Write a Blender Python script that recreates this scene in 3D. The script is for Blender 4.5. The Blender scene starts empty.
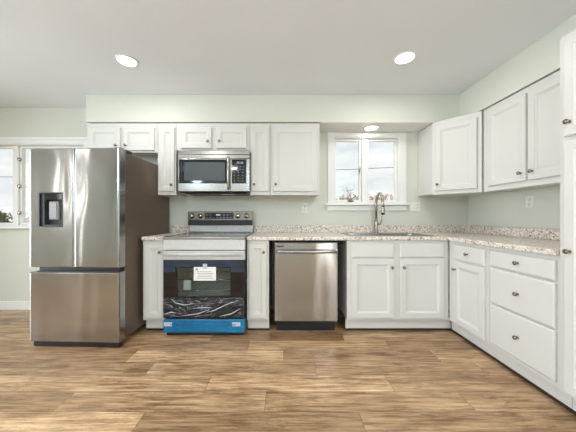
import bpy, bmesh, math, random
from mathutils import Vector, Matrix
R = random.Random(7)
SC = bpy.context.scene
COL = SC.collection
PI = math.pi

# ------------------------------------------------------------------ camera
CZ = 1.10
FZ = -0.018      # top of the floor
cam = bpy.data.objects.new('camera', bpy.data.cameras.new('camera'))
COL.objects.link(cam)
cam.location = (0, 0, CZ)
cam.rotation_euler = (PI / 2, 0, 0)
cam.data.sensor_width = 36
cam.data.lens = 36 * 250 / 576
cam.data.shift_x = 4 / 576
cam.data.shift_y = 1 / 576
cam.data.clip_start = 0.05
SC.camera = cam

# ------------------------------------------------------------------ exposure
SC.view_settings.view_transform = 'Standard'
SC.view_settings.look = 'None'
SC.view_settings.gamma = 1
SC.view_settings.use_curve_mapping = False
SC.view_settings.exposure = 0.16

# ------------------------------------------------------------------ sky
W = bpy.data.worlds.new('sky'); SC.world = W; W.use_nodes = True
wn, wl = W.node_tree.nodes, W.node_tree.links
wn.clear()
w_out = wn.new('ShaderNodeOutputWorld'); w_bg = wn.new('ShaderNodeBackground')
w_tc = wn.new('ShaderNodeTexCoord'); w_map = wn.new('ShaderNodeMapping')
w_map.inputs['Scale'].default_value = (1.0, 1.0, 3.2)
w_no = wn.new('ShaderNodeTexNoise'); w_no.inputs['Scale'].default_value = 3.2
w_no.inputs['Detail'].default_value = 6; w_no.inputs['Roughness'].default_value = 0.55
w_r = wn.new('ShaderNodeValToRGB')
w_r.color_ramp.elements[0].position = 0.36; w_r.color_ramp.elements[0].color = (0.70, 0.75, 0.81, 1)
w_r.color_ramp.elements[1].position = 0.58; w_r.color_ramp.elements[1].color = (1.0, 1.0, 1.0, 1)
wl.new(w_tc.outputs['Generated'], w_map.inputs['Vector'])
wl.new(w_map.outputs[0], w_no.inputs['Vector'])
wl.new(w_no.outputs['Fac'], w_r.inputs[0])
wl.new(w_r.outputs[0], w_bg.inputs['Color'])
w_bg.inputs['Strength'].default_value = 1.0
wl.new(w_bg.outputs[0], w_out.inputs['Surface'])

# ------------------------------------------------------------------ daylight at the window openings
def area_light(name, loc, rot, sx, sy, power, col):
    d = bpy.data.lights.new(name, 'AREA'); d.shape = 'RECTANGLE'; d.size = sx; d.size_y = sy
    d.energy = power; d.color = col
    o = bpy.data.objects.new(name, d); COL.objects.link(o)
    o.location = loc; o.rotation_euler = rot
    return o
area_light('daylight_patio', (-4.66, 1.10, 1.05), (0, -PI / 2, 0), 2.0, 1.4, 48, (0.80, 0.90, 1.0)).data.spread = 2.0
area_light('daylight_front', (-0.9, -2.36, 1.35), (PI / 2, 0, 0), 2.5, 1.3, 6, (0.82, 0.92, 1.0))
area_light('daylight_sidelight', (1.30, -2.36, 1.05), (PI / 2, 0, 0), 0.20, 1.9, 7.0, (1.0, 0.98, 0.95))
area_light('daylight_slit', (-4.66, -0.53, 1.68), (0, -PI / 2, 0), 1.0, 0.17, 3.2, (1.0, 0.99, 0.96))
area_light('daylight_door_lite', (-4.66, -0.93, 1.10), (0, -PI / 2, 0), 1.9, 0.10, 3.2, (1.0, 0.99, 0.96))

def lamp_spot(name, loc, power, col=(0.98, 0.97, 0.95), size=0.08):
    d = bpy.data.lights.new(name, 'AREA'); d.shape = 'DISK'; d.size = size * 2
    d.energy = power; d.color = col
    o = bpy.data.objects.new(name, d); COL.objects.link(o); o.location = loc
    return o
for i, (x, y) in enumerate([(-1.34, 0.35), (1.0, 0.3), (-1.34, -1.4), (1.0, -1.4), (-3.4, 0.4)]):  # added downward fill lights out of view, with no fixtures
    lamp_spot('unseen_fill_light', (x, y, 2.40), 10)
# bare point lights added behind the camera to brighten the ceiling
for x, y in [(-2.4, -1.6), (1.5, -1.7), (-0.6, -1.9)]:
    d = bpy.data.lights.new('added_ceiling_fill', 'POINT'); d.energy = 38; d.color = (0.66, 0.84, 1.0); d.shadow_soft_size = 0.14
    o = bpy.data.objects.new('added_ceiling_fill', d); COL.objects.link(o); o.location = (x, y, 2.17)

# ------------------------------------------------------------------ materials
def srgb(r, g, b):
    f = lambda c: (c / 255 / 12.92) if c / 255 <= 0.04045 else ((c / 255 + 0.055) / 1.055) ** 2.4
    return (f(r), f(g), f(b), 1)

class NT:
    def __init__(s, name):
        s.m = bpy.data.materials.new(name); s.m.use_nodes = True
        s.t = s.m.node_tree; s.n = s.t.nodes; s.n.clear()
        s.out = s.n.new('ShaderNodeOutputMaterial')
        s.b = s.n.new('ShaderNodeBsdfPrincipled')
        s.t.links.new(s.b.outputs[0], s.out.inputs['Surface'])
    def link(s, a, b): s.t.links.new(a, b)
    def set(s, **k):
        for a, v in k.items(): s.b.inputs[a.replace('_', ' ')].default_value = v
        return s
    def coord(s, kind='Object', scale=(1, 1, 1), rot=(0, 0, 0)):
        tc = s.n.new('ShaderNodeTexCoord'); mp = s.n.new('ShaderNodeMapping')
        mp.inputs['Scale'].default_value = scale; mp.inputs['Rotation'].default_value = rot
        s.link(tc.outputs[kind], mp.inputs['Vector']); return mp.outputs[0]
    def world(s, scale=(1, 1, 1)):
        g = s.n.new('ShaderNodeNewGeometry'); mp = s.n.new('ShaderNodeMapping')
        mp.inputs['Scale'].default_value = scale
        s.link(g.outputs['Position'], mp.inputs['Vector']); return mp.outputs[0]
    def noise(s, vec, scale=5, detail=4, rough=0.5, dist=0.0):
        n = s.n.new('ShaderNodeTexNoise'); n.inputs['Scale'].default_value = scale
        n.inputs['Detail'].default_value = detail; n.inputs['Roughness'].default_value = rough
        n.inputs['Distortion'].default_value = dist
        s.link(vec, n.inputs['Vector']); return n
    def ramp(s, fac, stops, interp='LINEAR'):
        r = s.n.new('ShaderNodeValToRGB'); r.color_ramp.interpolation = interp
        e = r.color_ramp.elements
        while len(e) < len(stops): e.new(0.5)
        for i, (p, c) in enumerate(stops): e[i].position = p; e[i].color = c
        s.link(fac, r.inputs[0]); return r.outputs[0]
    def math(s, op, a, b=None, c=None):
        m = s.n.new('ShaderNodeMath'); m.operation = op
        for i, v in enumerate((a, b, c)):
            if v is None: continue
            if isinstance(v, (int, float)): m.inputs[i].default_value = v
            else: s.link(v, m.inputs[i])
        return m.outputs[0]
    def mix(s, fac, a, b, mode='MIX'):
        m = s.n.new('ShaderNodeMix'); m.data_type = 'RGBA'; m.blend_type = mode
        if isinstance(fac, (int, float)): m.inputs[0].default_value = fac
        else: s.link(fac, m.inputs[0])
        for i, v in ((6, a), (7, b)):
            if isinstance(v, tuple): m.inputs[i].default_value = v
            else: s.link(v, m.inputs[i])
        return m.outputs[2]
    def bump(s, h, strength=0.1, dist=0.01):
        b = s.n.new('ShaderNodeBump'); b.inputs['Strength'].default_value = strength
        b.inputs['Distance'].default_value = dist
        s.link(h, b.inputs['Height']); s.link(b.outputs[0], s.b.inputs['Normal'])

def paint(name, col, rough=0.5, bump=0.05, scale=40, vary=0.04, spec=0.5):
    t = NT(name); v = t.world()
    n = t.noise(v, scale, 3)
    c2 = tuple(min(1, x * (1 - vary)) for x in col[:3]) + (1,)
    t.link(t.ramp(t.noise(v, 2.5, 3).outputs['Fac'], [(0.3, col), (0.7, c2)]), t.b.inputs['Base Color'])
    t.set(Roughness=rough); t.b.inputs['Specular IOR Level'].default_value = spec
    t.bump(n.outputs['Fac'], bump, 0.004)
    return t.m

M = {}
M['cabinet'] = paint('cabinet_white', srgb(218, 216, 211), 0.42, 0.06, 25, 0.02, 0.4)
M['wall'] = paint('wall_sage', srgb(217, 218, 206), 0.75, 0.08, 60, 0.03, 0.25)
M['trim'] = paint('trim_white', srgb(238, 238, 234), 0.4, 0.03, 30, 0.02, 0.4)

t = NT('ceiling_paint'); v = t.world()
n1 = t.noise(v, 14, 5, 0.6, 0.6)
t.link(t.ramp(t.noise(v, 1.5, 2).outputs['Fac'], [(0.3, srgb(235, 238, 241)), (0.7, srgb(231, 234, 238))]), t.b.inputs['Base Color'])
t.set(Roughness=0.8); t.b.inputs['Specular IOR Level'].default_value = 0.2
t.bump(t.ramp(n1.outputs['Fac'], [(0.45, (0, 0, 0, 1)), (0.6, (1, 1, 1, 1))]), 0.12, 0.003)
M['ceiling'] = t.m

# floor: long planks laid along x
t = NT('oak_planks')
pos = t.world()
sep = t.n.new('ShaderNodeSeparateXYZ'); t.link(pos, sep.inputs[0])
PWID, PLEN = 0.165, 1.22
vy = t.math('DIVIDE', t.math('ADD', sep.outputs['Y'], 10.0 + 0.115), PWID)
row = t.math('FLOOR', vy); fy = t.math('FRACT', vy)
wn1 = t.n.new('ShaderNodeTexWhiteNoise'); wn1.noise_dimensions = '1D'; t.link(row, wn1.inputs['W'])
stag = [0.15, 0.30, 0.65, 0.092, 0.418, 0.81, 0.003, 0.254, 0.55, 0.80, 0.35]
stg = t.ramp(t.math('DIVIDE', t.math('SUBTRACT', row, 66.5), 11.0), [(i / 11, (q, q, q, 1)) for i, q in enumerate(stag)], 'CONSTANT')
vx = t.math('ADD', t.math('DIVIDE', sep.outputs['X'], PLEN), t.math('ADD', stg, t.math('MULTIPLY', wn1.outputs['Value'], t.math('LESS_THAN', row, 67.5))))
colm = t.math('FLOOR', vx); fx = t.math('FRACT', vx)
cmb = t.n.new('ShaderNodeCombineXYZ'); t.link(row, cmb.inputs[0]); t.link(colm, cmb.inputs[1])
wn2 = t.n.new('ShaderNodeTexWhiteNoise'); wn2.noise_dimensions = '2D'; t.link(cmb.outputs[0], wn2.inputs['Vector'])
off = t.n.new('ShaderNodeVectorMath'); off.operation = 'MULTIPLY_ADD'
t.link(wn2.outputs['Color'], off.inputs[0]); off.inputs[1].default_value = (13, 17, 9); t.link(pos, off.inputs[2])
def vscale(src, sc):
    mp = t.n.new('ShaderNodeMapping'); mp.inputs['Scale'].default_value = sc; t.link(src, mp.inputs['Vector']); return mp.outputs[0]
g1 = t.noise(vscale(off.outputs[0], (1.2, 19, 1)), 3.0, 10, 0.68, 0.25)
g2 = t.noise(vscale(off.outputs[0], (1.3, 7, 1)), 1.6, 5, 0.6, 0.7)
g3 = t.noise(vscale(off.outputs[0], (9, 150, 1)), 3.0, 4, 0.7)
g4 = t.noise(vscale(off.outputs[0], (2.0, 9, 1)), 2.0, 7, 0.75, 0.3)
base = t.ramp(g1.outputs['Fac'], [(0.38, srgb(92, 66, 43)), (0.47, srgb(156, 124, 90)), (0.56, srgb(190, 160, 124)), (0.68, srgb(212, 188, 154))])
c = t.mix(0.42, base, t.ramp(g2.outputs['Fac'], [(0.36, srgb(112, 83, 56)), (0.5, srgb(170, 138, 104)), (0.66, srgb(196, 168, 132))]))
c = t.mix(t.math('MULTIPLY', t.math('SUBTRACT', 1.0, g3.outputs['Fac']), 0.32), c, srgb(105, 76, 48))
c = t.mix(t.ramp(g4.outputs['Fac'], [(0.50, (0, 0, 0, 1)), (0.66, (0.7, 0.7, 0.7, 1))]), c, srgb(96, 68, 44))
tone = t.ramp(wn2.outputs['Value'], [(0.0, (0.58, 0.54, 0.50, 1)), (0.35, (0.78, 0.75, 0.71, 1)), (0.7, (0.97, 0.96, 0.95, 1)), (1.0, (1.16, 1.16, 1.16, 1))])
c = t.mix(1.0, c, tone, 'MULTIPLY')
seam = t.math('MAXIMUM',
              t.math('LESS_THAN', t.math('MINIMUM', fy, t.math('SUBTRACT', 1.0, fy)), 0.011),
              t.math('LESS_THAN', t.math('MINIMUM', fx, t.math('SUBTRACT', 1.0, fx)), 0.0017))
c = t.mix(t.math('MULTIPLY', seam, 0.55), c, srgb(70, 50, 34))
c = t.mix(1.0, c, (1.42, 1.43, 1.43, 1), 'MULTIPLY')
t.link(c, t.b.inputs['Base Color'])
t.link(t.math('ADD', 0.24, t.math('MULTIPLY', g1.outputs['Fac'], 0.16)), t.b.inputs['Roughness'])
t.b.inputs['Specular IOR Level'].default_value = 0.55
t.bump(t.math('SUBTRACT', t.math('MULTIPLY', g3.outputs['Fac'], 0.3), seam), 0.15, 0.002)
M['floor'] = t.m

# speckled stone-look laminate
t = NT('speckled_counter'); v = t.world()
vo = t.n.new('ShaderNodeTexVoronoi'); vo.inputs['Scale'].default_value = 75; t.link(v, vo.inputs['Vector'])
sp = t.n.new('ShaderNodeSeparateColor'); t.link(vo.outputs['Color'], sp.inputs[0])
spk = t.ramp(sp.outputs[0], [(0.0, srgb(136, 116, 100)), (0.10, srgb(196, 178, 158)), (0.24, srgb(228, 221, 210)),
                             (0.62, srgb(240, 235, 227)), (0.80, srgb(214, 200, 184)), (0.92, srgb(150, 140, 130))], 'CONSTANT')
vo2 = t.n.new('ShaderNodeTexVoronoi'); vo2.inputs['Scale'].default_value = 150; t.link(v, vo2.inputs['Vector'])
sp2 = t.n.new('ShaderNodeSeparateColor'); t.link(vo2.outputs['Color'], sp2.inputs[0])
spk2 = t.ramp(sp2.outputs[1], [(0.0, srgb(120, 104, 92)), (0.12, srgb(222, 210, 196)), (0.5, srgb(242, 238, 231)), (0.85, srgb(204, 190, 174))], 'CONSTANT')
t.link(t.mix(t.ramp(t.noise(v, 22, 3).outputs['Fac'], [(0.4, (0, 0, 0, 1)), (0.6, (1, 1, 1, 1))]), spk, spk2), t.b.inputs['Base Color'])
t.set(Roughness=0.28)
M['counter'] = t.m

def steel(name, col, rough, wave=0.0, brush=0.05):
    t = NT(name); v = t.coord('Object')
    t.set(Metallic=1.0, Roughness=rough)
    if wave:
        t.set(Anisotropic=0.88)
        up = t.n.new('ShaderNodeCombineXYZ'); up.inputs[2].default_value = 1.0
        t.link(up.outputs[0], t.b.inputs['Tangent'])
    br = t.noise(t.coord('Object', (6, 6, 420)), 1.0, 3, 0.6)
    c2 = tuple(x * 0.93 for x in col[:3]) + (1,)
    t.link(t.ramp(br.outputs['Fac'], [(0.35, col), (0.65, c2)]), t.b.inputs['Base Color'])
    h = t.math('MULTIPLY', br.outputs['Fac'], brush)
    if wave:
        wv = t.noise(t.coord('Object', (2.6, 2.6, 0.75)), 1.5, 1, 0.4, 0.3)
        h = t.math('ADD', t.math('MULTIPLY', wv.outputs['Fac'], wave), t.math('MULTIPLY', br.outputs['Fac'], brush * 0.02))
        t.bump(h, 0.6, 0.05)
    return t.m
M['steel'] = steel('brushed_steel', srgb(174, 172, 170), 0.16, 0.35)
M['steel_plain'] = steel('satin_steel', srgb(172, 170, 167), 0.27)
M['steel_mid'] = steel('mid_steel', srgb(150, 146, 140), 0.24)
M['steel_dark'] = steel('dark_steel', srgb(128, 122, 114), 0.25)
M['chrome'] = steel('polished_steel', srgb(215, 214, 210), 0.12)
M['nickel'] = steel('brushed_nickel', srgb(176, 168, 155), 0.25)
M['bronze'] = steel('knob_bronze', srgb(148, 134, 116), 0.25)

def plain(name, col, rough=0.5, metal=0.0, spec=0.5, noise_amt=0.06):
    t = NT(name); v = t.coord('Object')
    c2 = tuple(x * (1 - noise_amt) for x in col[:3]) + (1,)
    t.link(t.ramp(t.noise(v, 30, 2).outputs['Fac'], [(0.35, col), (0.65, c2)]), t.b.inputs['Base Color'])
    t.set(Roughness=rough, Metallic=metal); t.b.inputs['Specular IOR Level'].default_value = spec
    return t.m
M['fridge_side'] = plain('fridge_side_grey', srgb(108, 93, 79), 0.38, 0.25)
M['black'] = plain('black_plastic', srgb(24, 24, 25), 0.4)
M['dark'] = plain('dark_grey_plastic', srgb(62, 62, 66), 0.35)
M['black_gloss'] = plain('black_glass', srgb(14, 15, 17), 0.06)
M['mid_grey'] = plain('grey_plastic', srgb(150, 150, 148), 0.35)
M['white_plastic'] = plain('white_plastic', srgb(238, 238, 232), 0.35)
M['slot'] = plain('slot_grey', srgb(130, 130, 126), 0.5)
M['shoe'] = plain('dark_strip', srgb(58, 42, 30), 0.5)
M['tape'] = plain('clear_tape', srgb(190, 200, 212), 0.25)
M['paper'] = plain('white_paper', srgb(236, 236, 232), 0.7, 0, 0.3, 0.02)
M['ink'] = plain('printed_ink', srgb(120, 120, 122), 0.7)
M['mark_white'] = plain('panel_marks', srgb(150, 156, 162), 0.5)
M['foam'] = plain('white_wrap', srgb(208, 208, 206), 0.3)
M['oven_inside'] = plain('oven_enamel', srgb(205, 208, 202), 0.4)
t = NT('blue_film'); v = t.coord('Object')
t.link(t.ramp(t.noise(v, 6, 3).outputs['Fac'], [(0.35, srgb(8, 98, 146)), (0.7, srgb(18, 120, 168))]), t.b.inputs['Base Color'])
t.set(Roughness=0.25); t.bump(t.noise(t.coord('Object', (2, 2, 14)), 3, 2, 0.5, 1.0).outputs['Fac'], 0.35, 0.02)
M['blue_film'] = t.m
t = NT('tint_film'); v = t.coord('Object')
t.link(t.ramp(t.noise(v, 5, 2).outputs['Fac'], [(0.35, srgb(36, 48, 64)), (0.7, srgb(48, 62, 82))]), t.b.inputs['Base Color'])
t.set(Roughness=0.2); M['tint_film'] = t.m
t = NT('crinkled_film'); v = t.coord('Object', (1, 1, 1))
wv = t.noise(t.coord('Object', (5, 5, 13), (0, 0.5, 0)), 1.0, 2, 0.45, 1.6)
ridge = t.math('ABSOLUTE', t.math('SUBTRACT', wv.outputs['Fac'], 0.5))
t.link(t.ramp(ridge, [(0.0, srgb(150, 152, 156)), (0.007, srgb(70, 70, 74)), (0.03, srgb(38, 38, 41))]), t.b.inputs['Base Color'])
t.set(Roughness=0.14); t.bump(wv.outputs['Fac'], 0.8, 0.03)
M['crinkle'] = t.m

def glass(name, col=(1, 1, 1, 1), refl=0.08, rough=0.0, body=0.0, body_col=(0, 0, 0, 1)):
    m = bpy.data.materials.new(name); m.use_nodes = True
    n, l = m.node_tree.nodes, m.node_tree.links; n.clear()
    o = n.new('ShaderNodeOutputMaterial'); tr = n.new('ShaderNodeBsdfTransparent'); tr.inputs[0].default_value = col
    gl = n.new('ShaderNodeBsdfGlossy'); lw = n.new('ShaderNodeLayerWeight'); lw.inputs[0].default_value = 0.5; gl.inputs['Roughness'].default_value = rough
    mx = n.new('ShaderNodeMixShader'); p5 = n.new('ShaderNodeMath'); p5.operation = 'POWER'; p5.inputs[1].default_value = 5.0
    l.new(lw.outputs['Facing'], p5.inputs[0]); fr = n.new('ShaderNodeMath'); fr.operation = 'MULTIPLY_ADD'; fr.inputs[1].default_value = 0.9; fr.inputs[2].default_value = refl / 2
    l.new(p5.outputs[0], fr.inputs[0])
    l.new(fr.outputs[0], mx.inputs[0]); l.new(tr.outputs[0], mx.inputs[1]); l.new(gl.outputs[0], mx.inputs[2])
    l.new(mx.outputs[0], o.inputs[0])
    return m
M['pane'] = glass('window_glass', (0.98, 0.99, 0.98, 1))
M['oven_glass'] = glass('oven_glass', (0.80, 0.84, 0.84, 1))

t = NT('lamp_lens'); t.set(Roughness=0.5); t.b.inputs['Base Color'].default_value = (0.9, 0.9, 0.88, 1)
t.b.inputs['Emission Color'].default_value = (1.0, 0.96, 0.9, 1); t.b.inputs['Emission Strength'].default_value = 3.0
M['lens'] = t.m
t = NT('display_glow'); t.set(Roughness=0.3); t.b.inputs['Base Color'].default_value = (0.1, 0.12, 0.14, 1)
t.b.inputs['Emission Color'].default_value = (0.6, 0.8, 0.95, 1); t.b.inputs['Emission Strength'].default_value = 0.6
M['glow'] = t.m
t = NT('dry_grass'); v = t.world()
t.link(t.ramp(t.noise(v, 0.9, 6, 0.7).outputs['Fac'], [(0.3, srgb(150, 140, 88)), (0.55, srgb(205, 186, 128)), (0.75, srgb(226, 210, 160))]), t.b.inputs['Base Color'])
t.set(Roughness=0.9); M['field'] = t.m
def foliage(name, a, b):
    t = NT(name); v = t.world()
    t.link(t.ramp(t.noise(v, 4, 4).outputs['Fac'], [(0.35, a), (0.65, b)]), t.b.inputs['Base Color']); t.set(Roughness=0.8)
    return t.m
M['leaf_green'] = foliage('evergreen_leaf', srgb(84, 92, 66), srgb(128, 126, 92))
M['leaf_tan'] = foliage('dry_leaf', srgb(190, 150, 132), srgb(222, 190, 172))
M['bark'] = foliage('bark', srgb(150, 118, 104), srgb(176, 146, 130))
M['cable'] = plain('cable_black', srgb(70, 72, 78), 0.6)

# ------------------------------------------------------------------ mesh helpers
class MB:
    def __init__(s): s.v = []; s.f = []; s.mi = []; s.sm = []
    def raw(s, vs, fs, mi=0, smooth=False):
        o = len(s.v); s.v += [tuple(v) for v in vs]
        for f in fs: s.f.append([o + i for i in f]); s.mi.append(mi); s.sm.append(smooth)
        return s
    def frombm(s, bm, mi=0, smooth=False):
        bm.verts.index_update()
        s.raw([v.co[:] for v in bm.verts], [[v.index for v in f.verts] for f in bm.faces], mi, smooth); bm.free(); return s
    def box(s, x0, x1, y0, y1, z0, z1, bev=0.0, mi=0, seg=2):
        bm = bmesh.new()
        bmesh.ops.create_cube(bm, size=1)
        for v in bm.verts:
            v.co = Vector(((x0 + x1) / 2 + v.co.x * (x1 - x0), (y0 + y1) / 2 + v.co.y * (y1 - y0), (z0 + z1) / 2 + v.co.z * (z1 - z0)))
        if bev: bmesh.ops.bevel(bm, geom=bm.edges[:], offset=bev, segments=seg, profile=0.5, affect='EDGES')
        return s.frombm(bm, mi)
    def tube(s, pts, rad, n=12, mi=0, caps=True):
        pts = [Vector(p) for p in pts]
        rads = rad if isinstance(rad, (list, tuple)) else [rad] * len(pts)
        vs, fs = [], []
        prev = None
        for i, p in enumerate(pts):
            d = (pts[min(i + 1, len(pts) - 1)] - pts[max(i - 1, 0)]).normalized()
            if prev is None:
                u = d.cross(Vector((0, 0, 1)) if abs(d.z) < 0.9 else Vector((1, 0, 0))).normalized()
            else:
                u = (prev - d * prev.dot(d)).normalized()
            prev = u; w = d.cross(u)
            for k in range(n):
                a = 2 * PI * k / n
                vs.append(p + (u * math.cos(a) + w * math.sin(a)) * rads[i])
        for i in range(len(pts) - 1):
            for k in range(n):
                fs.append([i * n + k, i * n + (k + 1) % n, (i + 1) * n + (k + 1) % n, (i + 1) * n + k])
        s.raw(vs, fs, mi, True)
        if caps:
            o = len(s.v) - len(vs)
            s.f.append([o + k for k in range(n)][::-1]); s.mi.append(mi); s.sm.append(False)
            s.f.append([o + (len(pts) - 1) * n + k for k in range(n)]); s.mi.append(mi); s.sm.append(False)
        return s
    def lathe(s, prof, org, axis='z', n=20, mi=0):
        vs, fs = [], []
        for (r, h) in prof:
            for k in range(n):
                a = 2 * PI * k / n; c, d = r * math.cos(a), r * math.sin(a)
                p = {'z': (c, d, h), '-y': (c, -h, d), 'x': (h, c, d), '-x': (-h, c, d)}[axis]
                vs.append((org[0] + p[0], org[1] + p[1], org[2] + p[2]))
        for i in range(len(prof) - 1):
            for k in range(n): fs.append([i * n + k, i * n + (k + 1) % n, (i + 1) * n + (k + 1) % n, (i + 1) * n + k])
        fs.append([k for k in range(n)]); fs.append([(len(prof) - 1) * n + k for k in range(n)])
        return s.raw(vs, fs, mi, True)
    def rings(s, rings, mi=0, cap0=True, cap1=True, mis=None):
        n = len(rings[0]); vs = [p for r in rings for p in r]; o = len(s.v)
        s.v += [tuple(v) for v in vs]
        for i in range(len(rings) - 1):
            for k in range(n):
                s.f.append([o + i * n + k, o + i * n + (k + 1) % n, o + (i + 1) * n + (k + 1) % n, o + (i + 1) * n + k])
                s.mi.append(mis[i] if mis else mi); s.sm.append(False)
        if cap0: s.f.append([o + k for k in range(n)]); s.mi.append(mis[0] if mis else mi); s.sm.append(False)
        if cap1: s.f.append([o + (len(rings) - 1) * n + k for k in range(n)]); s.mi.append(mis[-1] if mis else mi); s.sm.append(False)
        return s
    def build(s, name, mats, parent=None, loc=None, rz=0):
        me = bpy.data.meshes.new(name)
        me.from_pydata(s.v, [], s.f)
        for m in (mats if isinstance(mats, (list, tuple)) else [mats]): me.materials.append(m)
        me.polygons.foreach_set('material_index', s.mi)
        me.polygons.foreach_set('use_smooth', s.sm)
        bm = bmesh.new(); bm.from_mesh(me)
        bmesh.ops.recalc_face_normals(bm, faces=bm.faces); bm.to_mesh(me); bm.free()
        me.update()
        o = bpy.data.objects.new(name, me); COL.objects.link(o)
        if parent: o.parent = parent
        if loc: o.location = loc
        if rz: o.rotation_euler = (0, 0, rz)
        return o

def tag(o, label, cat, group=None):
    o['label'] = label; o['category'] = cat
    if group: o['group'] = group
    return o
def struct(o): o['kind'] = 'structure'; return o
def thing(name, label, cat, loc=(0, 0, 0), rz=0, group=None):
    o = bpy.data.objects.new(name, None); COL.objects.link(o); o.empty_display_size = 0.1
    o.location = loc; o.rotation_euler = (0, 0, rz)
    return tag(o, label, cat, group)
def rect(x0, x1, z0, z1, y): return [(x0, y, z0), (x1, y, z0), (x1, y, z1), (x0, y, z1)]
def inset(r, d): return (r[0] + d, r[1] - d, r[2] + d, r[3] - d)

# ------------------------------------------------------------------ room shell
XL, XR, YB, YF, ZC = -4.70, 2.226, 3.02, -2.42, 2.42
T = 0.15
struct(MB().box(XL - T, XR + T, YF - T, YB + T, -0.14, FZ).build('floor', M['floor']))
struct(MB().box(XL - T, XR + T, YF - T, YB + T, ZC, ZC + 0.12).build('ceiling', M['ceiling']))
def wall_x(name, y0, y1, x0, x1, z0, z1, holes, m):
    """a wall along x with rectangular openings (hx0,hx1,hz0,hz1)"""
    b = MB(); xs = sorted({x0, x1} | {h[0] for h in holes} | {h[1] for h in holes})
    for a, c in zip(xs, xs[1:]):
        h = next((h for h in holes if h[0] <= a and c <= h[1]), None)
        if h:
            if h[2] > z0: b.box(a, c, y0, y1, z0, h[2])
            if h[3] < z1: b.box(a, c, y0, y1, h[3], z1)
        else: b.box(a, c, y0, y1, z0, z1)
    return struct(b.build(name, m))
W1 = (0.590, 1.400, 1.262, 2.070)
W2 = (-4.05, -2.40, 0.985, 1.985)
wall_x('wall_back', YB, YB + T, XL - T, XR + T, FZ, ZC, [W2, W1], M['wall'])
struct(MB().box(XR, XR + T, YF, YB, FZ, ZC).build('wall_right', M['wall']))
# left wall and the wall behind the camera with their glazed openings
def wall_y(name, x0, x1, y0, y1, z0, z1, holes, m):
    b = MB(); ys = sorted({y0, y1} | {h[0] for h in holes} | {h[1] for h in holes})
    for a, c in zip(ys, ys[1:]):
        h = next((h for h in holes if h[0] <= a and c <= h[1]), None)
        if h:
            if h[2] > z0: b.box(x0, x1, a, c, z0, h[2])
            if h[3] < z1: b.box(x0, x1, a, c, h[3], z1)
        else: b.box(x0, x1, a, c, z0, z1)
    return struct(b.build(name, m))
LW = [(0.35, 1.85, FZ, 2.06), (-0.63, -0.43, 1.15, 2.21), (-1.0, -0.86, 0.10, 2.10)]
wall_y('wall_left', XL - T, XL, YF, YB, FZ, ZC, LW, M['wall'])
wall_x('wall_front', YF - T, YF, XL - T, XR + T, FZ, ZC, [(-2.2, 0.4, 0.65, 2.05), (1.16, 1.44, 0.05, 2.06)], M['wall'])

# soffit above the wall cabinets, round the corner
ZS = 2.127
b = MB()
b.box(-2.138, XR, 2.70, YB, ZS, ZC); b.box(1.895, XR, -0.6, 2.70, ZS, ZC)
struct(b.build('trim_1', M['wall']))
struct(MB().box(0.392, 1.611, 2.701, YB - .001, ZS - 0.005, ZS - .0002).build('trim_2', M['trim']))
struct(MB().box(XL, -2.20, YB - 0.014, YB, FZ, 0.085, 0.004).build('baseboard_back', M['trim']))
struct(MB().box(XL, XL + 0.014, 1.87, YB - 0.016, FZ, 0.085, 0.004).build('baseboard_left', M['trim']))

# ------------------------------------------------------------------ windows
def sash(parent, x0, x1, z0, z1, y, fw=0.027):
    b = MB()
    b.box(x0, x0 + fw, y - 0.02, y + 0.02, z0, z1, 0.004); b.box(x1 - fw, x1, y - 0.02, y + 0.02, z0, z1, 0.004)
    b.box(x0 + fw - .004, x1 - fw + .004, y - 0.019, y + 0.019, z0, z0 + fw, 0.004); b.box(x0 + fw - .004, x1 - fw + .004, y - 0.019, y + 0.019, z1 - fw, z1, 0.004)
    s = b.build('sash', M['trim'], parent)
    MB().box(x0 + fw - 0.004, x1 - fw + 0.004, y + 0.002, y + 0.006, z0 + fw - 0.004, z1 - fw + 0.004).build('pane', M['pane'], s)
    return s
def window(name, o, casing, mid, sill, head):
    """o: opening; casing: (left outer, right outer, top outer)"""
    w = bpy.data.objects.new(name, None); COL.objects.link(w); struct(w)
    x0, x1, z0, z1 = o
    b = MB()
    b.box(casing[0], x0 + 0.006, YB - 0.018, YB - 0.001, z0, casing[2] - 0.001, 0.004)
    b.box(x1 - 0.006, casing[1], YB - 0.018, YB - 0.001, z0, casing[2] - 0.001, 0.004)
    b.box(x0, x1, YB - 0.018, YB - 0.001, z1 - 0.006, casing[2], 0.004)
    if head: b.box(casing[0] - 0.02, casing[1] + 0.02, YB - 0.035, YB - 0.001, casing[2] - 0.02, casing[2] + 0.012, 0.004)
    b.build('casing', M['trim'], w)
    b = MB(); f = 0.016
    b.box(x0, x0 + f, YB, YB + 0.13, z0, z1); b.box(x1 - f, x1, YB, YB + 0.13, z0, z1)
    b.box(x0 + f, x1 - f, YB, YB + 0.13, z1 - f, z1); b.box(x0 + f, x1 - f, YB, YB + 0.13, z0, z0 + f)
    b.box(mid - 0.028, mid + 0.028, YB + 0.02, YB + 0.11, z0 + f, z1 - f, 0.003)
    b.build('frame', M['trim'], w)
    s1 = sash(w, x0 + f + .002, mid - 0.03, z0 + f + .002, z1 - f - .002, YB + 0.055)
    s2 = sash(w, mid + 0.03, x1 - f - .002, z0 + f + .002, z1 - f - .002, YB + 0.055)
    MB().box(casing[0] - 0.045, casing[1] + 0.02, YB - 0.065, YB + 0.02, z0 - 0.022, z0 - 0.001, 0.006).build('sill', M['trim'], w)
    if sill: MB().box(casing[0] - 0.01, casing[1], YB - 0.022, YB - 0.001, z0 - 0.085, z0 - 0.022, 0.005).build('apron', M['trim'], w)
    return w, s1, s2
w1, s1, s2 = window('window_1', W1, (0.525, 1.470, 2.118), 0.975, True, False)
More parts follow.
